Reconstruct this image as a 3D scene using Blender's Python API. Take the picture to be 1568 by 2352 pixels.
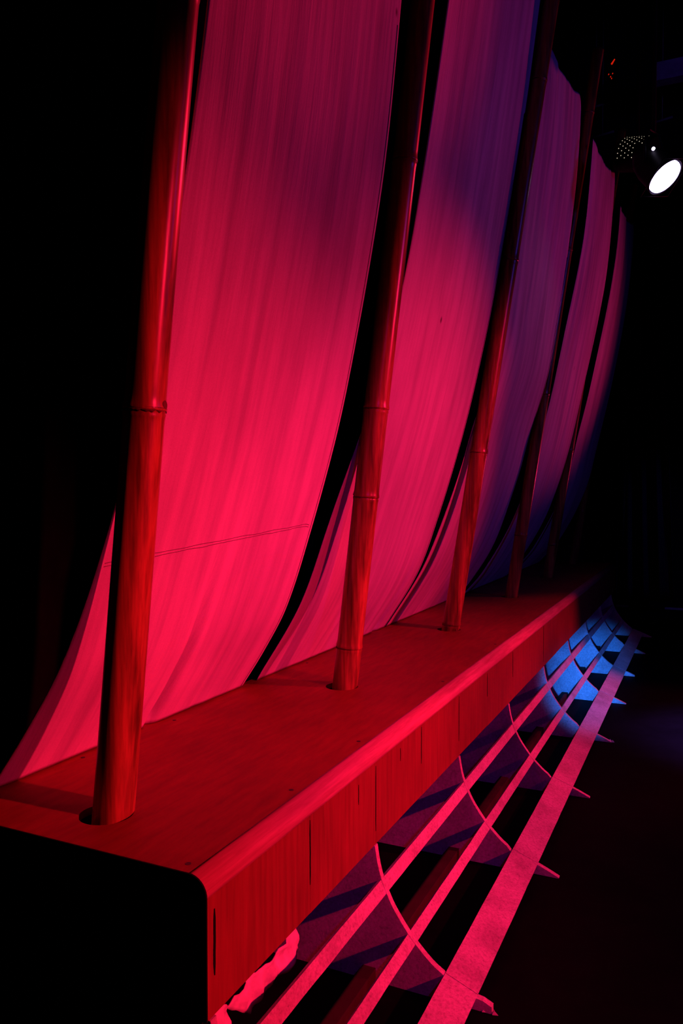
import bpy, bmesh, math, random
from mathutils import Vector, Matrix, noise

# ------------------------------------------------------------------ scene reset
for o in list(bpy.data.objects):
    bpy.data.objects.remove(o)
scn = bpy.context.scene
COL = scn.collection
random.seed(7)

# World frame: X runs away along the bench, Y to the left (towards the sails), Z up.
# Most numbers below are written as (x, n, z) with n = -Y, n growing towards the room.
def P(x, n, z):
    return Vector((x, -n, z))

# ------------------------------------------------------------------ camera
cam_d = bpy.data.cameras.new('camera')
cam = bpy.data.objects.new('camera', cam_d)
COL.objects.link(cam)
F = 1800.0                                   # focal length in pixels of the 1568 x 2352 frame
Xc = Vector((841, 46, F)).normalized()       # bench direction seen in camera axes (right, up, forward)
Zc = Vector((0, Xc.z, -Xc.y)).normalized()
Yc = Xc.cross(Zc)
if Yc.x < 0:
    Yc = -Yc
right = P(Xc.x, Yc.x, Zc.x); up = P(Xc.y, Yc.y, Zc.y); fwd = P(Xc.z, Yc.z, Zc.z)
R3 = Matrix((right, up, -fwd)).transposed()
cam.matrix_world = Matrix.Translation((0, 0, 1.4)) @ R3.to_4x4()
cam_d.sensor_fit = 'HORIZONTAL'; cam_d.sensor_width = 36.0
cam_d.lens = F / 1568 * 36.0
cam_d.clip_start = 0.02; cam_d.clip_end = 100
scn.camera = cam

# ------------------------------------------------------------------ colour management, world
scn.view_settings.view_transform = 'Standard'
scn.view_settings.look = 'None'
scn.view_settings.gamma = 1.0
scn.view_settings.use_curve_mapping = False
scn.view_settings.exposure = 0.0
w = bpy.data.worlds.new('world'); scn.world = w; w.use_nodes = True
w.node_tree.nodes['Background'].inputs[0].default_value = (0.02, 0.02, 0.05, 1)
w.node_tree.nodes['Background'].inputs[1].default_value = 0.0

# ------------------------------------------------------------------ stage lamps and added blue fills
def spot(name, loc, target, color, energy, size_deg, blend, radius=0.05):
    d = bpy.data.lights.new(name, 'SPOT'); o = bpy.data.objects.new(name, d); COL.objects.link(o)
    o.location = P(*loc)
    o.rotation_euler = (P(*target) - P(*loc)).to_track_quat('-Z', 'Y').to_euler()
    d.color = color; d.energy = energy; d.spot_size = math.radians(size_deg); d.spot_blend = blend
    d.shadow_soft_size = radius
    return o
RED = (1.0, 0.008, 0.052)
spot('red_stage_light', (1.45, 2.9, 2.35), (1.45, -1.1, 0.50), RED, 930, 51, 1.0, 0.05)
spot('red_stage_light', (3.6, 2.9, 2.4), (3.15, -1.1, 0.95), RED, 800, 49, 1.0, 0.05)
spot('red_stage_light', (6.4, 2.2, 2.2), (4.9, -0.30, -0.05), RED, 330, 44, 0.7, 0.04)
spot('red_stage_light', (8.2, 2.4, 4.2), (-0.9, -1.0, 2.6), RED, 1600, 28, 1.0, 0.08)
spot('magenta_stage_light', (9.6, 1.8, 1.0), (5.3, -0.9, 3.15), (1.0, 0.02, 0.15), 330, 46, 1.0, 0.08)
spot('blue_spot', (-0.8, 0.10, 1.35), (5.95, -0.74, 0.06), (0.015, 0.17, 1.0), 2700, 6.6, 0.9, 0.03)
spot('violet_stage_light', (0.3, 0.9, 2.45), (3.6, -0.8, 0.1), (0.3, 0.02, 1.0), 30, 60, 1.0, 0.04)
spot('blue_spot', (4.0, 3.8, 3.0), (4.6, -1.0, 2.0), (0.14, 0.05, 1.0), 60, 90, 1.0, 0.15)
spot('blue_spot', (6.5, 2.0, 5.2), (9.0, -0.1, 5.85), (0.2, 0.08, 1.0), 22, 26, 1.0, 0.1)  # added fill, only to lift the ceiling duct out of the dark
spot('blue_spot', (8.6, 0.9, 3.0), (9.8, -0.55, 0.7), (0.1, 0.08, 1.0), 26, 40, 1.0, 0.1)  # added fill that brightens the far drape
spot('blue_spot', (5.4, 2.6, 3.6), (5.0, 0.55, 0.0), (0.28, 0.15, 1.0), 4600, 24, 1.0, 0.1)  # added spot for the blue glow on the floor

# ------------------------------------------------------------------ materials
def mat(name):
    m = bpy.data.materials.new(name); m.use_nodes = True
    nt = m.node_tree; b = nt.nodes['Principled BSDF']
    return m, nt, b
def N(nt, t, **kw):
    n = nt.nodes.new(t)
    for k, v in kw.items():
        setattr(n, k, v)
    return n
def coords(nt, scale):
    tc = N(nt, 'ShaderNodeTexCoord'); mp = N(nt, 'ShaderNodeMapping')
    mp.inputs['Scale'].default_value = scale
    nt.links.new(tc.outputs['Object'], mp.inputs['Vector'])
    return mp.outputs['Vector']
def noise_tex(nt, vec, scale, detail=6, rough=0.6):
    n = N(nt, 'ShaderNodeTexNoise'); n.inputs['Scale'].default_value = scale
    n.inputs['Detail'].default_value = detail; n.inputs['Roughness'].default_value = rough
    nt.links.new(vec, n.inputs['Vector'])
    return n.outputs['Fac']
def ramp(nt, fac, stops):
    r = N(nt, 'ShaderNodeValToRGB'); cr = r.color_ramp
    while len(cr.elements) < len(stops):
        cr.elements.new(0.5)
    for e, (p, c) in zip(cr.elements, stops):
        e.position = p; e.color = (*c, 1)
    nt.links.new(fac, r.inputs['Fac'])
    return r.outputs['Color']
def mixc(nt, a, b_, mode='MULTIPLY', f=1.0):
    m = N(nt, 'ShaderNodeMixRGB', blend_type=mode); m.inputs['Fac'].default_value = f
    nt.links.new(a, m.inputs[1]); nt.links.new(b_, m.inputs[2])
    return m.outputs[0]
def bump(nt, b, h, strength, dist):
    n = N(nt, 'ShaderNodeBump'); n.inputs['Strength'].default_value = strength
    n.inputs['Distance'].default_value = dist
    nt.links.new(h, n.inputs['Height']); nt.links.new(n.outputs['Normal'], b.inputs['Normal'])

def fabric_material():
    m, nt, b = mat('cotton_canvas')
    streak = noise_tex(nt, coords(nt, (7, 0.4, 0.42)), 2.2, 5, 0.6)
    cloud = noise_tex(nt, coords(nt, (1, 1, 0.45)), 2.0, 4, 0.55)
    fine = noise_tex(nt, coords(nt, (160, 160, 160)), 2.0, 3, 0.7)
    c1 = ramp(nt, streak, [(0.32, (0.60, 0.58, 0.59)), (0.58, (0.82, 0.8, 0.79))])
    c2 = ramp(nt, cloud, [(0.3, (0.72, 0.7, 0.72)), (0.6, (1, 1, 1))])
    c3 = ramp(nt, fine, [(0.3, (0.84, 0.84, 0.84)), (0.7, (1, 1, 1))])
    c = mixc(nt, mixc(nt, c1, c2), c3)
    # a few stray dirt specks
    vo = N(nt, 'ShaderNodeTexVoronoi'); vo.inputs['Scale'].default_value = 2.1
    nt.links.new(coords(nt, (1, 1, 0.7)), vo.inputs['Vector'])
    c4 = ramp(nt, vo.outputs['Distance'], [(0.012, (0.25, 0.22, 0.2)), (0.028, (1, 1, 1))])
    c = mixc(nt, c, c4)
    nt.links.new(c, b.inputs['Base Color'])
    b.inputs['Roughness'].default_value = 0.92
    b.inputs['Specular IOR Level'].default_value = 0.1
    bump(nt, b, streak, 0.35, 0.02)
    return m
def wood_material(name, dark, light, gscale, rough, spec=0.3):
    m, nt, b = mat(name)
    g = noise_tex(nt, coords(nt, gscale), 3.0, 8, 0.65)
    cloud = noise_tex(nt, coords(nt, (1, 1, 1)), 2.6, 4, 0.5)
    c = mixc(nt, ramp(nt, g, [(0.3, dark), (0.66, light)]), ramp(nt, cloud, [(0.3, (0.7, 0.7, 0.7)), (0.65, (1, 1, 1))]))
    nt.links.new(c, b.inputs['Base Color'])
    b.inputs['Roughness'].default_value = rough
    b.inputs['Specular IOR Level'].default_value = spec
    bump(nt, b, g, 0.25, 0.002)
    return m
def chip_material():
    m, nt, b = mat('pale_fibreboard')
    sp = noise_tex(nt, coords(nt, (34, 34, 34)), 3.0, 7, 0.8)
    bl = noise_tex(nt, coords(nt, (3, 3, 3)), 2.0, 4, 0.6)
    c = mixc(nt, ramp(nt, sp, [(0.28, (0.3, 0.27, 0.24)), (0.46, (0.62, 0.58, 0.54)), (0.68, (0.86, 0.82, 0.8))]),
             ramp(nt, bl, [(0.3, (0.66, 0.64, 0.64)), (0.6, (1, 1, 1))]))
    nt.links.new(c, b.inputs['Base Color']); b.inputs['Roughness'].default_value = 0.8
    b.inputs['Specular IOR Level'].default_value = 0.2
    bump(nt, b, sp, 0.35, 0.002)
    return m
def bamboo_material():
    m, nt, b = mat('bamboo_skin')
    g = noise_tex(nt, coords(nt, (90, 90, 2.2)), 1.0, 6, 0.6)
    bl = noise_tex(nt, coords(nt, (14, 14, 0.9)), 1.4, 4, 0.6)
    c = mixc(nt, ramp(nt, g, [(0.3, (0.28, 0.13, 0.03)), (0.62, (0.54, 0.28, 0.065))]),
             ramp(nt, bl, [(0.36, (0.28, 0.26, 0.24)), (0.58, (1, 1, 1))]))
    nt.links.new(c, b.inputs['Base Color']); b.inputs['Roughness'].default_value = 0.3
    b.inputs['Specular IOR Level'].default_value = 0.45
    bump(nt, b, g, 0.2, 0.001)
    return m
def plain(name, c, rough=0.7, spec=0.3, metal=0.0, var=0.25, scale=8):
    m, nt, b = mat(name)
    n = noise_tex(nt, coords(nt, (1, 1, 1)), scale, 5, 0.6)
    col = ramp(nt, n, [(0.3, tuple(v * (1 - var) for v in c)), (0.7, tuple(min(1, v * (1 + var)) for v in c))])
    nt.links.new(col, b.inputs['Base Color'])
    b.inputs['Roughness'].default_value = rough; b.inputs['Specular IOR Level'].default_value = spec
    b.inputs['Metallic'].default_value = metal
    return m
def emit(name, c, s):
    m = bpy.data.materials.new(name); m.use_nodes = True; nt = m.node_tree
    nt.nodes.remove(nt.nodes['Principled BSDF'])
    e = N(nt, 'ShaderNodeEmission'); e.inputs[0].default_value = (*c, 1); e.inputs[1].default_value = s
    nt.links.new(e.outputs[0], nt.nodes['Material Output'].inputs['Surface'])
    return m
def floor_material():
    m, nt, b = mat('black_floor_paint')
    n1 = noise_tex(nt, coords(nt, (2, 2, 2)), 2.0, 6, 0.7)
    n2 = noise_tex(nt, coords(nt, (14, 14, 14)), 3.0, 8, 0.8)
    base = ramp(nt, n1, [(0.3, (0.0016, 0.0016, 0.0022)), (0.7, (0.004, 0.004, 0.0055))])
    scuff = ramp(nt, n2, [(0.66, (0, 0, 0)), (0.76, (0.02, 0.02, 0.02))])
    c = mixc(nt, base, scuff, 'ADD')
    nt.links.new(c, b.inputs['Base Color']); b.inputs['Roughness'].default_value = 0.65
    b.inputs['Specular IOR Level'].default_value = 0.04
    bump(nt, b, n2, 0.2, 0.002)
    return m

M_FAB = fabric_material()
M_TOP = wood_material('stained_plywood_top', (0.20, 0.03, 0.012), (0.31, 0.055, 0.02), (2.5, 14, 14), 0.6)
M_FASCIA = wood_material('stained_plywood_fascia', (0.20, 0.04, 0.02), (0.33, 0.075, 0.04), (22, 22, 1.3), 0.6)
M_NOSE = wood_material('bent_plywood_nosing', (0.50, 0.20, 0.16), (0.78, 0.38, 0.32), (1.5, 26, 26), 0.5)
M_CHIP = chip_material()
M_BAM = bamboo_material()
M_NODE = plain('bamboo_node_scar', (0.13, 0.07, 0.035), 0.8, 0.1)
M_BLACK = plain('matt_black_paint', (0.007, 0.007, 0.008), 0.85, 0.08)
M_DARK = plain('dark_interior_timber', (0.05, 0.035, 0.028), 0.85, 0.1)
M_SCREW = plain('dark_screw_head', (0.03, 0.025, 0.02), 0.5, 0.3)
M_THREAD = plain('hem_thread', (0.22, 0.18, 0.18), 0.9, 0.1)
M_FLOOR = floor_material()
M_WALL = plain('black_stage_wall', (0.010, 0.010, 0.011), 0.9, 0.05)
M_DRAPE = plain('navy_black_drape', (0.02, 0.02, 0.028), 0.9, 0.1)
M_LAMPBODY = plain('black_lamp_metal', (0.004, 0.004, 0.0045), 0.6, 0.08)
M_STEEL = plain('grey_rig_steel', (0.2, 0.22, 0.2), 0.5, 0.4)
M_PAPER = plain('pale_torn_cloth', (0.78, 0.74, 0.7), 0.9, 0.1, var=0.3, scale=22)
M_BLUEPAINT = plain('blue_grey_panel', (0.3, 0.3, 0.42), 0.8, 0.1)
M_LENS = emit('lit_lamp_lens', (0.62, 0.45, 1.0), 9.0)
M_VENT = emit('lit_lamp_vents', (1.0, 0.85, 0.62), 0.7)
M_PIN = emit('lit_pinhole', (0.75, 0.62, 1.0), 5.0)
M_REDGLINT = emit('red_reflection_glow', (1.0, 0.02, 0.005), 0.55)  # emission standing in for red light reflected by dark metal

# ------------------------------------------------------------------ helpers
class MB:
    def __init__(s): s.v = []; s.f = []; s.sm = []
    def add(s, verts, faces, smooth=False):
        k = len(s.v); s.v += [Vector(v) for v in verts]
        s.f += [[i + k for i in f] for f in faces]; s.sm += [smooth] * len(faces)
    def box(s, x0, x1, n0, n1, z0, z1):
        vs = [P(x, n, z) for x in (x0, x1) for n in (n0, n1) for z in (z0, z1)]
        s.add(vs, [(0, 1, 3, 2), (4, 6, 7, 5), (0, 4, 5, 1), (2, 3, 7, 6), (0, 2, 6, 4), (1, 5, 7, 3)])
    def prism(s, poly, x0, x1, rot=None):
        """polygon of (n, z) swept from x0 to x1"""
        k = len(poly)
        vs = [P(x0, n, z) for n, z in poly] + [P(x1, n, z) for n, z in poly]
        fs = [list(range(k)), list(range(2 * k - 1, k - 1, -1))]
        fs += [(i, (i + 1) % k, k + (i + 1) % k, k + i) for i in range(k)]
        s.add(vs, fs)
    def tube(s, pts, radii, seg=12, cap=True, smooth=True):
        pts = [Vector(p) for p in pts]
        if not hasattr(radii, '__len__'): radii = [radii] * len(pts)
        vs = []; u = None
        for i, p in enumerate(pts):
            a = pts[max(i - 1, 0)]; b = pts[min(i + 1, len(pts) - 1)]
            t = (b - a).normalized()
            if u is None:
                u = t.orthogonal().normalized()
            u = (u - t * u.dot(t)).normalized(); v = t.cross(u)
            for j in range(seg):
                an = 2 * math.pi * j / seg
                vs.append(p + (u * math.cos(an) + v * math.sin(an)) * radii[i])
        fs = []
        for i in range(len(pts) - 1):
            for j in range(seg):
                j2 = (j + 1) % seg
                fs.append((i * seg + j, i * seg + j2, (i + 1) * seg + j2, (i + 1) * seg + j))
        s.add(vs, fs, smooth)
        if cap:
            k = len(s.v) - len(vs)
            s.f.append(list(range(k + seg - 1, k - 1, -1))); s.sm.append(False)
            e = k + (len(pts) - 1) * seg
            s.f.append(list(range(e, e + seg))); s.sm.append(False)
    def build(s, name, material, parent=None, bevel=0.0, fix=True):
        me = bpy.data.meshes.new(name); me.from_pydata([tuple(v) for v in s.v], [], s.f)
        for p, q in zip(me.polygons, s.sm): p.use_smooth = q
        if fix:
            bm = bmesh.new(); bm.from_mesh(me); bmesh.ops.recalc_face_normals(bm, faces=bm.faces)
            bm.to_mesh(me); bm.free()
        me.materials.append(material)
        o = bpy.data.objects.new(name, me); COL.objects.link(o)
        if parent is not None:
            o.parent = parent
            o.matrix_parent_inverse = Matrix.Translation(-parent.location)
        if bevel:
            md = o.modifiers.new('bevel', 'BEVEL'); md.width = bevel; md.segments = 2; md.limit_method = 'ANGLE'
        return o
def thing(name, loc, label, cat, group=None):
    o = bpy.data.objects.new(name, None); COL.objects.link(o); o.location = loc
    o.empty_display_size = 0.1
    o['label'] = label; o['category'] = cat
    if group: o['group'] = group
    return o
def struct(o): o['kind'] = 'structure'; return o
def interp(tab, z):
    if z <= tab[0][0]: return tab[0][1]
    if z >= tab[-1][0]: return tab[-1][1]
    for i in range(len(tab) - 1):
        if tab[i][0] <= z <= tab[i + 1][0]:
            h = tab[i + 1][0] - tab[i][0]; t = (z - tab[i][0]) / h
            def sl(k):
                if k <= 0: return (tab[1][1] - tab[0][1]) / (tab[1][0] - tab[0][0])
                if k >= len(tab) - 1: return (tab[-1][1] - tab[-2][1]) / (tab[-1][0] - tab[-2][0])
                return (tab[k + 1][1] - tab[k - 1][1]) / (tab[k + 1][0] - tab[k - 1][0])
            m0, m1 = sl(i) * h, sl(i + 1) * h
            t2, t3 = t * t, t * t * t
            return (2*t3-3*t2+1)*tab[i][1] + (t3-2*t2+t)*m0 + (-2*t3+3*t2)*tab[i+1][1] + (t3-t2)*m1

# ------------------------------------------------------------------ room shell
XE = 10.1
def shell(name, box, m):
    b = MB(); b.box(*box); return struct(b.build(name, m))
shell('floor', (-2.6, XE + .2, -3.2, 4.7, -0.1, 0.0), M_FLOOR)
shell('ceiling', (-2.6, XE + .2, -3.2, 4.7, 7.0, 7.1), M_WALL)
shell('wall_far', (XE, XE + .15, -3.2, 4.7, 0, 7.0), M_WALL)
shell('wall_near', (-2.6, -2.5, -3.2, 4.7, 0, 7.0), M_WALL)
shell('wall_left', (-2.5, XE, -3.2, -3.05, 0, 7.0), M_WALL)
shell('wall_right', (-2.5, XE, 4.6, 4.7, 0, 7.0), M_WALL)

# ------------------------------------------------------------------ long bench
X0, X1 = 1.220, 8.45
ZT, TH = 0.671, 0.018
NB, NFR, NR = -1.60, -0.850, 0.042       # back edge, fascia face, nosing radius
RIBX = [1.235, 2.05, 2.88, 3.70, 4.58, 5.45, 6.30, 7.22, 8.07]
POLES = [  # x, base n, lean (dn/dz), radius, heights of the nodes, top height
    (1.383, -1.222, 0.110, 0.0470, (1.582, 2.46, 3.3, 4.1), 4.60),
    (2.665, -1.232, 0.1235, 0.0475, (0.821, 1.384, 1.707, 2.584, 3.4, 4.2), 4.70),
    (4.008, -1.232, 0.160, 0.0460, (0.70, 1.608, 2.580, 3.45), 4.60),
    (5.440, -1.236, 0.153, 0.0430, (1.104, 2.067, 3.019, 3.9), 4.30),
    (6.820, -1.236, 0.155, 0.0420, (0.95, 1.75, 2.60, 3.45), 4.35),
    (8.220, -1.240, 0.150, 0.0420, (1.2, 2.05, 2.95, 3.8), 4.40),
]
bench = thing('bench', P(X0, -0.85, 0), 'long red-lit plywood bench with rounded front edge, bamboo poles standing in its holes', 'bench')
# top with real round holes: 2D curve, filled and extruded, turned into a mesh
cu = bpy.data.curves.new('top_board', 'CURVE'); cu.dimensions = '2D'; cu.fill_mode = 'BOTH'; cu.extrude = TH / 2
def ring(pts):
    sp = cu.splines.new('POLY'); sp.points.add(len(pts) - 1); sp.use_cyclic_u = True
    for q, (x, y) in zip(sp.points, pts): q.co = (x, y, 0, 1)
ring([(X0, -NB), (X1, -NB), (X1, -(NFR - NR)), (X0, -(NFR - NR))])
for (px, pn, *_r) in POLES:
    cx, cn, r = px - 0.016, pn - 0.004, 0.061
    ring([(cx + r * math.cos(a * math.pi / 24), -cn + r * math.sin(a * math.pi / 24)) for a in range(48)])
tmp = bpy.data.objects.new('tmp', cu); COL.objects.link(tmp)
bpy.context.view_layer.update()
me = bpy.data.meshes.new_from_object(tmp.evaluated_get(bpy.context.evaluated_depsgraph_get()))
bpy.data.objects.remove(tmp)
me.transform(Matrix.Translation((0, 0, ZT - TH / 2)))
me.materials.clear(); me.materials.append(M_TOP); me.name = 'top_board'
top = bpy.data.objects.new('top_board', me); COL.objects.link(top)
top.parent = bench; top.matrix_parent_inverse = Matrix.Translation(-bench.location)
# nosing: bent quarter round between top and fascia
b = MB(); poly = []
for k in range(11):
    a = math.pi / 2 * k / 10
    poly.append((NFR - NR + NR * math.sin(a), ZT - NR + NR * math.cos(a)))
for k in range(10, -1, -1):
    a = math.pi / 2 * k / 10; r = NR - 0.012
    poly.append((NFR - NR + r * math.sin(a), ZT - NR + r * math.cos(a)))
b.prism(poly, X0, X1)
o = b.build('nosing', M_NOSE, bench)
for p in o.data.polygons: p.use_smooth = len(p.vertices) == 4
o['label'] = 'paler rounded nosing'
# fascia boards, butted with thin dark joints
FX = [X0, 1.643, 2.055, 2.446, 2.878, 3.308, 3.792, 4.180, 4.573, 5.01, 5.45, 5.87, 6.30, 6.76, 7.22, 7.65, 8.07, X1]
for i in range(len(FX) - 1):
    b = MB(); g = random.choice((0.0003, 0.0006))
    zb = 0.392 + random.uniform(-0.001, 0.001)
    b.box(FX[i] + (0 if i == 0 else g), FX[i + 1] - g, NFR - 0.012, NFR - 0.0005, zb, ZT - NR)
    b.build('fascia_board', M_FASCIA, bench)
# narrow saw slits showing as dark upright lines on the fascia
for (x, za, zb_, ww) in [(1.243, 0.47, 0.600, 0.007), (1.643, 0.462, 0.618, 0.0045), (2.052, 0.430, 0.618, 0.004), (2.446, 0.50, 0.622, 0.004),
                    (2.878, 0.45, 0.622, 0.005), (1.93, 0.55, 0.605, 0.0025), (3.30, 0.52, 0.62, 0.004), (3.79, 0.5, 0.622, 0.005), (4.573, 0.42, 0.627, 0.006), (2.25, 0.57, 0.61, 0.002)]:
    b = MB(); pts = []
    for k in range(7):
        z = za + (zb_ - za) * k / 6
        pts.append((x + random.uniform(-.0008, .0008), z))
    L = [P(px - ww / 2 * (0.35 if k in (0, 6) else 1), NFR + 0.0006, z) for k, (px, z) in enumerate(pts)]
    Rr = [P(px + ww / 2 * (0.35 if k in (0, 6) else 1), NFR + 0.0006, z) for k, (px, z) in enumerate(pts)]
    L2 = [v + Vector((0, 0.002, 0)) for v in L]; R2 = [v + Vector((0, 0.002, 0)) for v in Rr]
    n = 7
    fs = []
    for k in range(6):
        fs += [(k, k + 1, n + k + 1, n + k), (2*n + k, 3*n + k, 3*n + k + 1, 2*n + k + 1), (k, 2*n + k, 2*n + k + 1, k + 1), (n + k, n + k + 1, 3*n + k + 1, 3*n + k)]
    b.add(L + Rr + L2 + R2, fs)
    b.build('joint_slit', M_BLACK, bench)
# screws in the top
for (x, n) in [(2.026, -1.535), (1.633, -1.546), (1.669, -0.915), (2.081, -0.917), (1.249, -0.915), (2.88, -0.915), (2.95, -1.54), (3.70, -0.915)]:
    b = MB(); b.tube([P(x, n, ZT - 0.003), P(x, n, ZT + 0.0008)], 0.006, 12); b.build('screw', M_SCREW, top)
# carcass
prof_end = [(NB, ZT), (NFR - NR, ZT)] + [(NFR - NR + NR * math.sin(math.pi / 2 * k / 8), ZT - NR + NR * math.cos(math.pi / 2 * k / 8)) for k in range(1, 9)]
prof_end += [(NFR, 0.392), (NFR - 0.014, 0.392), (NFR - 0.014, ZT - 0.05), (NB, ZT - 0.05)]
b = MB(); b.prism(prof_end, X0 - 0.004, X0 - 0.0002); b.build('end_edging', M_BLACK, bench)
b = MB(); b.box(X0, X0 + 0.016, NB, NFR - 0.014, 0.392, ZT - TH); 
b.build('end_panel', M_BLACK, bench)
b = MB(); b.box(X1 - 0.018, X1, NB, NFR - 0.014, 0.0, ZT - TH); b.build('end_panel', M_BLACK, bench)
b = MB(); b.box(X0 + 0.018, X1 - 0.02, NB, NB + 0.016, 0.0, ZT - TH); b.build('back_panel', M_BLACK, bench)
b = MB(); b.box(X0 + 0.018, X1 - 0.02, NB + 0.02, NFR - 0.05, 0.43, 0.446); b.build('bottom_board', M_BLACK, bench)
b = MB(); b.box(X0, X0 + 0.016, NB, NFR - 0.014, 0.0, 0.390); b.build('end_panel', M_BLACK, bench)

# ------------------------------------------------------------------ ribbed skirt under the bench
ARC = [(0.0, -0.465), (0.007, -0.480), (0.035, -0.545), (0.064, -0.625), (0.090, -0.672), (0.135, -0.722), (0.165, -0.749),
       (0.225, -0.792), (0.270, -0.815), (0.310, -0.831), (0.350, -0.841), (0.392, -0.848)]
def arc_n(z): return interp(ARC, z)
skirt = thing('ribbed_skirt', P(X0, -0.65, 0), 'curved rib and slat framework sweeping from bench fascia down to black floor', 'framework')
def arc_pts(z0, z1, k=24): return [(arc_n(z0 + (z1 - z0) * i / k), z0 + (z1 - z0) * i / k) for i in range(k + 1)]
RT = 0.020
for i, rx in enumerate(RIBX):
    b = MB()
    tip = []
    cut = {1: 0.020, 6: 0.010}.get(i, 0.004)          # some tips are broken blunt
    pts = [p for p in arc_pts(cut, 0.391, 34)]
    # rib sits a touch lower where the wide base board lies over it
    pts = [((n, z) if not (0.040 < z < 0.074) else (n - 0.0045, z - 0.0065)) for n, z in pts]
    poly = [(pts[0][0], 0.001)] + pts + [(-1.25, 0.391), (-1.25, 0.001)]
    b.prism(poly, rx - RT / 2, rx + RT / 2)
    b.build('rib', M_CHIP, skirt)
    # splintered tip
    if i in (1, 4):
        b = MB()
        for q in range(3):
            a = (-0.535 if i == 1 else -0.50) + 0.014 * q; h = 0.004 + 0.007 * random.random()
            x = rx + random.uniform(-.012, .012)
            b.add([P(x - .005, a, .002), P(x + .006, a - .004, .002), P(x, a + .016, .002), P(x + random.uniform(-.004, .004), a + .004, 0.009 + h * 0.6)],
                  [(0, 1, 2), (0, 1, 3), (1, 2, 3), (0, 2, 3)])
        b.build('splinter', M_CHIP, skirt)
def strip_poly(za, zb_, th, k=4, lift=0.0):
    out = []
    for i in range(k + 1):
        z = za + (zb_ - za) * i / k; out.append((arc_n(z), z))
    n0, z0 = out[0]; n1, z1 = out[-1]
    d = Vector((n1 - n0, z1 - z0)).normalized(); nr = Vector((-d.y, d.x))
    if nr.x > 0: nr = -nr               # inward (towards -n, down)
    nr = Vector((-abs(d.y), -abs(d.x)))
    top_ = [(n - nr.x * lift, z - nr.y * lift) for n, z in out]
    bot_ = [(n + nr.x * th, max(z + nr.y * th, 0.002)) for n, z in out]
    return top_ + bot_[::-1]
def wobbly(name, za, zb_, th, xa, xb, lift=0.0):
    """a bay length of slat; the long edges are slightly uneven, as sawn"""
    poly = strip_poly(za, zb_, th, 1, lift)
    b = MB(); k = 28; m_ = len(poly); vs = []
    for i in range(k + 1):
        x = xa + (xb - xa) * i / k
        for j, (n, z) in enumerate(poly):
            j1 = noise.noise(Vector((x * 9, j * 3.1, za * 40))) * 0.0011
            vs.append(P(x, n + j1, max(z + j1 * 0.4, 0.002)))
    fs = [list(range(m_)), list(range((k + 1) * m_ - 1, k * m_ - 1, -1))]
    for i in range(k):
        for j in range(m_):
            j2 = (j + 1) % m_
            fs.append((i * m_ + j, i * m_ + j2, (i + 1) * m_ + j2, (i + 1) * m_ + j))
    b.add(vs, fs)
    return b.build(name, M_CHIP, skirt)
for i in range(len(RIBX) - 1):
    xa, xb = RIBX[i] + RT / 2 + 0.0008, RIBX[i + 1] - RT / 2 - 0.0008
    wobbly('slat', 0.263, 0.299, 0.012, xa, xb, -0.001)
    wobbly('slat', 0.138, 0.162, 0.012, xa, xb, -0.001)
    wobbly('base_board', 0.037, 0.072, 0.0055, RIBX[i] + 0.0012, RIBX[i + 1] - 0.0012, 0.0015)
# continues a little past the first and last rib
wobbly('base_board', 0.037, 0.072, 0.0055, 0.95, RIBX[0] - 0.001, 0.0015)
b = MB(); b.box(X0 + 0.03, 8.0, -0.885, -0.845, 0.0, 0.040); 
o = b.build('floor_rail', M_DARK, skirt); o['label'] = 'dark timber rail lying on floor under the slats'

# torn pale cloth caught under the near end of the fascia
def torn(name, pts_top, pts_bot, n0, label, grp):
    b = MB(); k = 26; rows = 7; vs = []
    for i in range(k + 1):
        t = i / k
        x = pts_top[0][0] + (pts_top[-1][0] - pts_top[0][0]) * t
        zt = interp(pts_top, x); 
        xb_ = pts_bot[0][0] + (pts_bot[-1][0] - pts_bot[0][0]) * t
        zb_ = interp(pts_bot, xb_)
        for j in range(rows + 1):
            s = j / rows
            xx = x + (xb_ - x) * s; z = zt + (zb_ - zt) * s
            z += noise.noise(Vector((xx * 38, 0, s * 3))) * 0.010 * (1 if j == 0 else 0.3)
            nn = n0 + noise.noise(Vector((xx * 26, z * 26, 1.3))) * 0.022
            vs.append(P(xx, nn, z))
    fs = [(i * (rows + 1) + j, i * (rows + 1) + j + 1, (i + 1) * (rows + 1) + j + 1, (i + 1) * (rows + 1) + j) for i in range(k) for j in range(rows)]
    b.add(vs, fs, True)
    o = b.build(name, M_PAPER, None, fix=False)
    md = o.modifiers.new('solid', 'SOLIDIFY'); md.thickness = 0.003
    o['label'] = label; o['category'] = 'cloth scrap'; o['group'] = grp
    return o
torn('cloth_scrap', [(1.385, 0.298), (1.46, 0.310), (1.573, 0.308), (1.64, 0.318), (1.700, 0.322)], [(1.47, 0.237), (1.55, 0.238), (1.65, 0.240), (1.728, 0.242)], -0.915,
     'torn pale cloth scrap under the bench fascia, the longer one lying further back', 'torn cloth scraps under the near end of the bench')
torn('cloth_scrap', [(1.29, 0.315), (1.33, 0.330), (1.365, 0.322), (1.385, 0.30)], [(1.31, 0.235), (1.35, 0.232), (1.39, 0.228), (1.42, 0.228)], -0.915,
     'small torn pale cloth scrap at bottom of the bench, nearest the near corner', 'torn cloth scraps under the near end of the bench')

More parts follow.
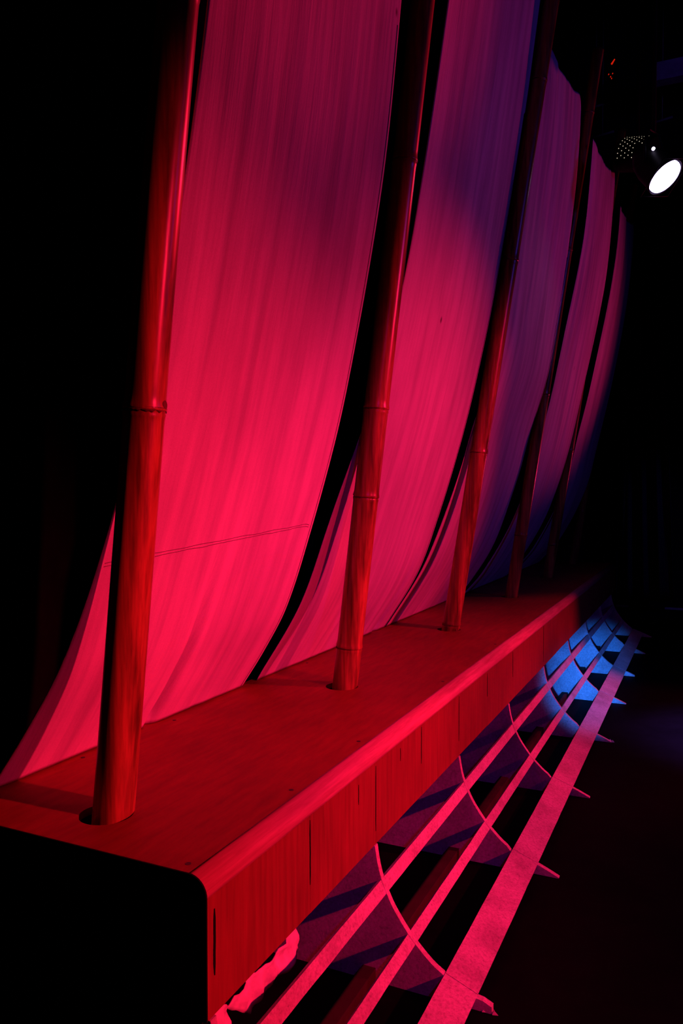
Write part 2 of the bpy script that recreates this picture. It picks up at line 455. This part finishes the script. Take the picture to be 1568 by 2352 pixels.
# ------------------------------------------------------------------ cloth sails
SAILS = [
  # left edge (z,x), right edge (z,x), profile (z,n), top z left/right
  dict(L=[(0.671, 1.345), (0.9, 1.372), (1.2, 1.412), (1.8, 1.445), (2.2, 1.455), (4, 1.46)], R=[(0.671, 2.482), (4, 2.482)],
       prof=[(0.671, -1.572), (0.82, -1.473), (0.98, -1.383), (1.25, -1.285), (1.54, -1.195), (1.80, -1.130), (2.19, -1.050), (2.54, -0.995), (3.04, -0.941), (4.0, -0.85)],
       label='cloth panel behind the nearest bamboo pole, broadest and brightest pink, with a stitched cross seam'),
  dict(L=[(0.671, 2.590), (1.3, 2.600), (1.8, 2.69), (2.2, 2.735), (4, 2.74)], R=[(0.671, 3.905), (3.27, 3.93), (3.275, 3.945), (4, 3.95)],
       prof=[(0.671, -1.572), (0.97, -1.385), (1.26, -1.275), (1.66, -1.150), (2.0, -1.065), (2.384, -0.985), (3.22, -0.85), (3.79, -0.775), (4.0, -0.75)],
       label='cloth panel between second and third bamboo poles, pink below fading to plum at top'),
  dict(L=[(0.671, 3.930), (1.3, 3.940), (1.8, 3.995), (2.2, 4.05), (4, 4.07)], R=[(0.671, 5.30), (1.2, 5.35), (4, 5.35)],
       prof=[(0.671, -1.572), (0.97, -1.375), (1.19, -1.275), (1.52, -1.165), (1.78, -1.098), (2.16, -0.985), (2.5, -0.930), (3.04, -0.855), (3.48, -0.805), (4.05, -0.775)],
       label='purple-lit cloth panel between third and fourth bamboo poles, its top edge sloping'),
  dict(L=[(0.671, 5.40), (1.3, 5.42), (1.8, 5.48), (2.2, 5.505), (4, 5.51)], R=[(0.671, 6.73), (4, 6.74)],
       prof=[(0.671, -1.572), (0.84, -1.435), (1.216, -1.225), (1.655, -1.076), (2.34, -0.923), (3.0, -0.795), (3.42, -0.744), (4.05, -0.70)],
       label='dark purple cloth panel between fourth and fifth bamboo poles'),
  dict(L=[(0.671, 6.79), (1.3, 6.80), (1.8, 6.86), (2.2, 6.885), (4, 6.89)], R=[(0.671, 8.08), (4, 8.10)],
       prof=[(0.671, -1.572), (0.917, -1.36), (1.4, -1.12), (1.87, -1.0), (2.47, -0.865), (3.0, -0.765), (3.46, -0.70), (4.05, -0.665)],
       label='farthest cloth panel, narrow and violet, between fifth and sixth bamboo poles'),
]
for si, S in enumerate(SAILS):
    root = thing('fabric_sail', P((S['L'][0][1] + S['R'][0][1]) / 2, -1.572, ZT), S['label'], 'fabric panel', 'curved cloth panels behind the bamboo poles')
    nx, nz = 110, 240
    zbot = ZT + 0.002
    def fold(x, z, u, si=si):
        d = 0.0
        # slow vertical folds, deeper towards the far panels
        amp = (0.004, 0.006, 0.014, 0.016, 0.014)[si]
        d += amp * noise.noise(Vector((x * 4.5 + z * 0.5, z * 0.35, si * 7.0)))
        d += amp * 0.35 * noise.noise(Vector((x * 13 + z * 1.5, z * 0.7, si * 3.0 + 9)))
        # pulled creases near the bench, leaning
        low = max(0.0, 1.0 - (z - ZT) / 0.85)
        d += 0.0060 * low * noise.noise(Vector((x * 15 - z * 1.5, z * 1.1, si * 5.0 + 2)))
        def crease(x0, z0, z1, wd, a, lean=0.0):
            if z > z1: return 0.0
            t = (z - z0) / (z1 - z0)
            xx = x0 + lean * (z - z0)
            e = (x - xx) / (wd * (1 - 0.35 * t))
            return -a * (1 - t) ** 0.8 * math.exp(-e * e)
        if si == 0:
            d += crease(1.945, ZT, 1.25, 0.020, 0.065, -0.03) + crease(1.80, 0.80, 1.3, 0.02, 0.006) + crease(2.18, 0.75, 1.3, 0.02, 0.006, 0.05)
        if si == 1:
            d += crease(3.76, ZT, 1.12, 0.022, 0.065, -0.02)
        if si == 2:
            d += crease(5.05, ZT, 1.6, 0.03, 0.03, 0.03)
        # hems hold still at the bench
        k = min(1.0, (z - ZT) / 0.05)
        return d * (0.35 + 0.65 * k)
    vs = []; fs = []
    def pos(u, v, S=S, fold=fold, si=si):
        ztop = (3.76 + 0.22 * u) - 0.05 * math.sin(math.pi * u)
        if u > 0.93: ztop -= 0.10 * ((u - 0.93) / 0.07) ** 2
        z = zbot + (ztop - zbot) * v
        xl, xr = interp(S['L'], z), interp(S['R'], z)
        xr += 0.004 * noise.noise(Vector((z * 2.0, si, 0)))
        x = xl + (xr - xl) * u
        return x, interp(S['prof'], z) + fold(x, z, u), z
    for j in range(nz + 1):
        for i in range(nx + 1):
            vs.append(P(*pos(i / nx, j / nz)))
    for j in range(nz):
        for i in range(nx):
            a = j * (nx + 1) + i
            fs.append((a, a + 1, a + nx + 2, a + nx + 1))
    b = MB(); b.add(vs, fs, True)
    cloth = o = b.build('cloth', M_FAB, root, fix=False)
    md = o.modifiers.new('solid', 'SOLIDIFY'); md.thickness = 0.0025; md.offset = 0
    # stitched hem along the right edge, and on the nearest sail a cross seam
    if si < 3:
        b = MB(); w_ = S['R'][0][1] - S['L'][0][1]
        pts = []
        for k in range(90):
            x, n, z = pos(1 - 0.016 / w_, 0.002 + 0.7 * k / 89)
            pts.append(P(x, n + 0.0022, z))
        b.tube(pts, 0.0011, 5); b.build('hem_stitching', M_THREAD, cloth)
    if si == 0:
        for dz in (0.0, 0.008):
            b = MB(); pts = []
            for k in range(70):
                u = 0.02 + 0.95 * k / 69
                zt = 1.222 + 0.062 * u + dz + 0.003 * noise.noise(Vector((u * 14, 3, dz * 80)))
                v = (zt - zbot) / (3.76 + 0.22 * u - 0.05 * math.sin(math.pi * u) - zbot)
                x, n, z = pos(u, v); pts.append(P(x, n + 0.0018, z))
            b.tube(pts, 0.0010, 5); b.build('cross_seam', M_THREAD, cloth)

# ------------------------------------------------------------------ bamboo poles
PL = ['nearest bamboo pole, thickest, standing in the bench hole at lower left',
      'second bamboo pole from the near end, with a dark node ring low above its hole',
      'third bamboo pole from the near end, bright red at its split foot',
      'fourth bamboo pole from the near end, mostly dark with a thin red edge',
      'fifth bamboo pole from the near end, slim and nearly black',
      'farthest bamboo pole, thin dim upright below the lit stage lamp']
for pi_, (px, pn, sl, r0, nodes, ztop) in enumerate(POLES):
    root = thing('bamboo_pole', P(px, pn, ZT), PL[pi_], 'bamboo pole', 'bamboo poles standing in the bench')
    zs = set()
    z = 0.45
    while z < ztop: zs.add(round(z, 4)); z += 0.03
    for nz_ in nodes:
        for dd in (-0.03, -0.018, -0.010, -0.005, -0.002, 0.0, 0.003, 0.008, 0.016, 0.028): zs.add(round(nz_ + dd, 4))
    zs.add(ztop)
    zs = sorted(q for q in zs if 0.45 <= q <= ztop)
    pts, rad = [], []
    for z in zs:
        r = r0 * (1 - 0.042 * (z - ZT))
        for nz_ in nodes:
            d = z - nz_
            if abs(d) < 0.05:
                r += r0 * 0.075 * math.exp(-(d / 0.012) ** 2) - r0 * 0.07 * math.exp(-((d + 0.004) / 0.003) ** 2)
        wob = 0.004 * noise.noise(Vector((z * 0.8, pi_ * 5.1, 0)))
        pts.append(P(px + wob, pn + sl * (z - ZT) + wob * 0.4, z)); rad.append(r)
    b = MB(); b.tube(pts, rad, 40)
    culm = b.build('culm', M_BAM, root)
    for nz_ in nodes:
        if nz_ < ZT + 0.02: continue
        r = r0 * (1 - 0.042 * (nz_ - ZT)) * 1.012
        c = P(px + 0.004 * noise.noise(Vector((nz_ * 0.8, pi_ * 5.1, 0))), pn + sl * (nz_ - ZT), nz_)
        b = MB(); seg = 48; vs = []
        for j in range(seg):
            a = 2 * math.pi * j / seg
            ragged = 0.0045 + 0.004 * abs(noise.noise(Vector((math.cos(a) * 4, math.sin(a) * 4, nz_ * 9)))) * (3.5 if pi_ == 0 and nz_ == 1.582 else 1)
            for (dz, dr) in ((-ragged, 0.0), (-ragged, 0.0016), (0.001, 0.0022), (0.001, -0.001)):
                vs.append(c + Vector((math.cos(a) * (r + dr), math.sin(a) * (r + dr) - sl * dz, dz)))
        fs = []
        for j in range(seg):
            for q in range(4):
                fs.append((j * 4 + q, j * 4 + (q + 1) % 4, ((j + 1) % seg) * 4 + (q + 1) % 4, ((j + 1) % seg) * 4 + q))
        b.add(vs, fs, True); b.build('node_ring', M_NODE, culm)
    if pi_ == 0:   # branch scar on the nearest pole
        b = MB(); zc = 1.590; c = P(px, pn + sl * (zc - ZT), zc)
        dirv = P(0.25, 0.97, 0).normalized()
        b.tube([c + dirv * (r0 * 0.90), c + dirv * (r0 * 1.0)], [0.014, 0.009], 14); b.build('branch_scar', M_NODE, culm)
    if pi_ == 2:   # splintered foot
        b = MB()
        for q in range(7):
            a = -0.2 - q * 0.33; rr = r0 * 1.01
            cx, cy = math.cos(a) * rr, math.sin(a) * rr; h = 0.010 + 0.012 * random.random()
            c = P(px, pn, ZT)
            b.add([c + Vector((cx, cy, -0.004)), c + Vector((cx * 1.06, cy * 1.06, -0.004)), c + Vector((cx - 0.008 * math.sin(a), cy + 0.008 * math.cos(a), -0.004)), c + Vector((cx * 1.01, cy * 1.01, h))],
                  [(0, 1, 2), (0, 1, 3), (1, 2, 3), (0, 2, 3)])
        b.build('split_edge', M_NODE, culm)

# ------------------------------------------------------------------ stage lamps that show
def disc_frame(nrm):
    nrm = nrm.normalized(); u = nrm.orthogonal().normalized(); return u, nrm.cross(u), nrm
def par_lamp(loc, nrm, r, ln, label, lit):
    c = P(*loc); nv = P(*nrm).normalized(); root = thing('stage_lamp', c, label, 'stage lamp')
    b = MB()
    prof_ = [(0.02, r * 1.12), (0.0, r * 1.12), (-0.01, r * 1.04), (-ln * 0.45, r * 1.0), (-ln * 0.75, r * 0.82), (-ln, r * 0.45)]
    b.tube([c + nv * d for d, _ in prof_], [q for _, q in prof_], 40, cap=False)
    o = b.build('housing', M_LAMPBODY, root); md = o.modifiers.new('solid', 'SOLIDIFY'); md.thickness = 0.003; md.offset = 1
    b = MB(); b.tube([c - nv * ln * 1.02, c - nv * ln], r * 0.47, 24); b.build('back_cap', M_LAMPBODY, root)
    if lit:
        b = MB(); b.tube([c + nv * 0.004, c + nv * 0.014, c + nv * 0.021], [r * 1.02, r * 1.02, r * 1.0], 48); b.build('lens', M_LENS, root)
    u, v, _ = disc_frame(nv)
    # colour frame (square, standing off the rim) and yoke
    b = MB()
    cs = [c + nv * 0.022 + (u * a + v * bb) * r * 1.22 for a, bb in ((1, 1), (-1, 1), (-1, -1), (1, -1))]
    for i in range(4): b.tube([cs[i], cs[(i + 1) % 4]], 0.003, 6)
    b.build('colour_frame', M_LAMPBODY, root)
    b = MB(); side = nv.cross(Vector((0, 0, 1))).normalized(); m0 = c - nv * ln * 0.4
    top_ = m0 + Vector((0, 0, r * 2.1))
    b.tube([m0 + side * r * 1.08, m0 + side * r * 1.15 + Vector((0, 0, r * 1.2)), top_ + side * r * 0.6, top_, top_ - side * r * 0.6, m0 - side * r * 1.15 + Vector((0, 0, r * 1.2)), m0 - side * r * 1.08], 0.008, 8)
    b.tube([top_, Vector((top_.x, top_.y, 6.6))], 0.012, 10)
    b.build('yoke', M_LAMPBODY, root)
    return root, c, nv, Vector((top_.x, top_.y, 6.6))
LC, LN = (5.2, -0.265, 3.325), (-0.257, 0.606, -0.753)
lamp_root, lc, lnv, hang1 = par_lamp(LC, LN, 0.102, 0.24, 'lit round stage lamp glowing white-violet at upper right, angled down', True)
o = spot('violet_lamp_beam', tuple(Vector(LC) + Vector(LN) * 0.05), tuple(Vector(LC) + Vector(LN) * 3), (0.16, 0.12, 1.0), 600, 56, 0.9, 0.11)

b = MB(); q0 = P(5.115, -0.3187, 3.469); b.tube([q0 - lnv * 0.004 + Vector((0.02, 0, 0)), q0 + Vector((0.008, 0, 0)), q0], [0.010, 0.010, 0.006], 14)
b.build('vent_glow', M_PIN, lamp_root)
# second lamp behind: perforated vent housing with bulb light leaking through
c2 = P(6.45, -0.515, 3.98)
root = thing('stage_lamp', c2, 'unlit stage lamp with perforated vented housing leaking dots of warm light, above the lit lamp', 'stage lamp')
ax = P(-0.35, 0.85, -0.25).normalized(); u, v, _ = disc_frame(ax)
b = MB(); R2_ = 0.125
b.tube([c2 - ax * 0.13, c2 - ax * 0.12, c2 + ax * 0.13, c2 + ax * 0.14], [R2_ * 0.7, R2_, R2_, R2_ * 0.9], 36)
b.build('housing', M_LAMPBODY, root)
for row in range(7):
    for a_i in range(46):
        if (row + a_i) % 2: continue
        a = 2 * math.pi * a_i / 46
        nd = u * math.cos(a) + v * math.sin(a)
        fc = nd.dot((Vector((0, 0, 1.4)) - c2).normalized())
        if fc < -0.35 or nd.z < -0.45 or (nd.z < 0.25 and row > 4): continue
        p = c2 + ax * (-0.095 + 0.03 * row) + nd * (R2_ + 0.0008)
        t1 = ax; t2 = nd.cross(ax); rr = 0.0034
        vs = [p + (t1 * math.cos(q * math.pi / 3) + t2 * math.sin(q * math.pi / 3)) * rr for q in range(6)]
        vs += [q - nd * 0.002 for q in vs]
        b = MB(); b.add(vs, [tuple(range(6)), tuple(range(11, 5, -1))] + [(q, (q + 1) % 6, 6 + (q + 1) % 6, 6 + q) for q in range(6)])
        b.build('vent_hole', M_VENT, root)
b = MB(); b.tube([c2 + Vector((0, 0, 0.1)), c2 + Vector((0, 0, 2.6))], 0.014, 10); b.build('hanging_bar', M_LAMPBODY, root)
hang2 = c2 + Vector((0, 0, 2.6))

# pipes the lamps hang from, faint overhead rig
def pipe(a, b_, r, label, m=M_LAMPBODY):
    q = MB(); q.tube([P(*a), P(*b_)], r, 16); o = q.build('rigging_pipe', m)
    o['label'] = label; o['category'] = 'pipe'; o['group'] = 'overhead rigging pipes'; return o
z1_ = hang1.z + 0.02
pipe((hang1.x, -3.0, z1_), (hang1.x, 4.5, z1_), 0.024, 'black overhead pipe carrying the lit stage lamp')
pipe((hang2.x, -3.0, hang2.z + 0.02), (hang2.x, 4.5, hang2.z + 0.02), 0.024, 'black overhead pipe carrying the perforated stage lamp')
for x, n0, n1, z, lb in [(9.6, -1.40, -1.05, 5.86, 'short faint grey pipe high beyond the fourth bamboo pole'),
                     (9.6, -0.62, -0.40, 5.56, 'short faint grey pipe high above the lit lamp'),
                     (9.6, -1.28, -1.02, 5.52, 'short faint grey pipe just above the perforated lamp')]:
    b = MB(); b.tube([P(x, n0, z), P(x, n1, z + 0.03)], 0.014, 12)
    b.tube([P(x, (n0 + n1) / 2, z + 0.02), P(x, (n0 + n1) / 2, 7.0)], 0.006, 8)
    o = b.build('rigging_pipe', M_STEEL); o['label'] = lb; o['category'] = 'pipe'; o['group'] = 'overhead rigging pipes'
b = MB(); b.box(9.0, 9.15, -0.56, 0.45, 5.74, 5.93)
o = b.build('ceiling_duct', M_BLUEPAINT); o['label'] = 'dim blue rectangular duct near ceiling at top right corner'; o['category'] = 'duct'
b = MB(); b.tube([P(9.07, -0.2, 5.93), P(9.07, -0.2, 7.0)], 0.01, 8); b.build('hanger', M_BLACK, o)

root = thing('hanging_fitting', P(9.0, -0.975, 6.0), 'small dark hanging fitting showing red glints, upper right', 'lamp clamp')
b = MB(); b.tube([P(9.0, -0.975, 5.86), P(9.02, -0.965, 6.03)], [0.05, 0.035], 20); b.tube([P(9.02, -0.965, 6.03), P(9.02, -0.965, 7.0)], 0.008, 8); b.build('housing', M_LAMPBODY, root)
b = MB(); b.tube([P(8.955, -0.985, 5.99), P(8.965, -0.955, 6.04)], [0.010, 0.006], 8); b.build('upper_red_glint', M_REDGLINT, root)  # glowing piece painted as a red reflection on the clamp
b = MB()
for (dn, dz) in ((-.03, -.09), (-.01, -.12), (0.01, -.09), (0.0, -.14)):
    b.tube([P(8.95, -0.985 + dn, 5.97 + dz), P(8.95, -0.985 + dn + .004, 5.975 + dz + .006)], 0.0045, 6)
b.build('red_glint', M_REDGLINT, root)  # more reflected red specks, made to glow

# ------------------------------------------------------------------ far drape and strips at the foot of the far wall
b = MB(); k = 90; vs = []; rows = 24
for i in range(k + 1):
    t = i / k
    for j in range(rows + 1):
        s = j / rows; z = 0.12 + 4.2 * s
        n = -0.98 + 0.64 * t * (1.0 - 0.28 * s) + 0.02 * s
        x = 9.82 + 0.05 * math.sin(t * 22 + 1.2 * math.sin(s * 3)) + 0.02 * math.sin(t * 47)
        vs.append(P(x, n, z))
fs = [(i * (rows + 1) + j, i * (rows + 1) + j + 1, (i + 1) * (rows + 1) + j + 1, (i + 1) * (rows + 1) + j) for i in range(k) for j in range(rows)]
b.add(vs, fs, True)
o = b.build('drape', M_DRAPE, None, fix=False); md = o.modifiers.new('solid', 'SOLIDIFY'); md.thickness = 0.006
b2 = MB(); b2.tube([P(9.82, -1.1, 4.33), P(9.82, 0.1, 4.33)], 0.015, 10); b2.build('curtain_rail', M_BLACK, o)
o['label'] = 'dim navy hanging drape in the dark beyond the far end of the bench'; o['category'] = 'curtain'
for n0, n1 in ((-1.0, -0.86), (-0.45, 0.4)):
    b = MB(); b.box(XE - 0.02, XE, n0, n1, 0.0, 0.022)
    o = struct(b.build('baseboard_far', M_CHIP))
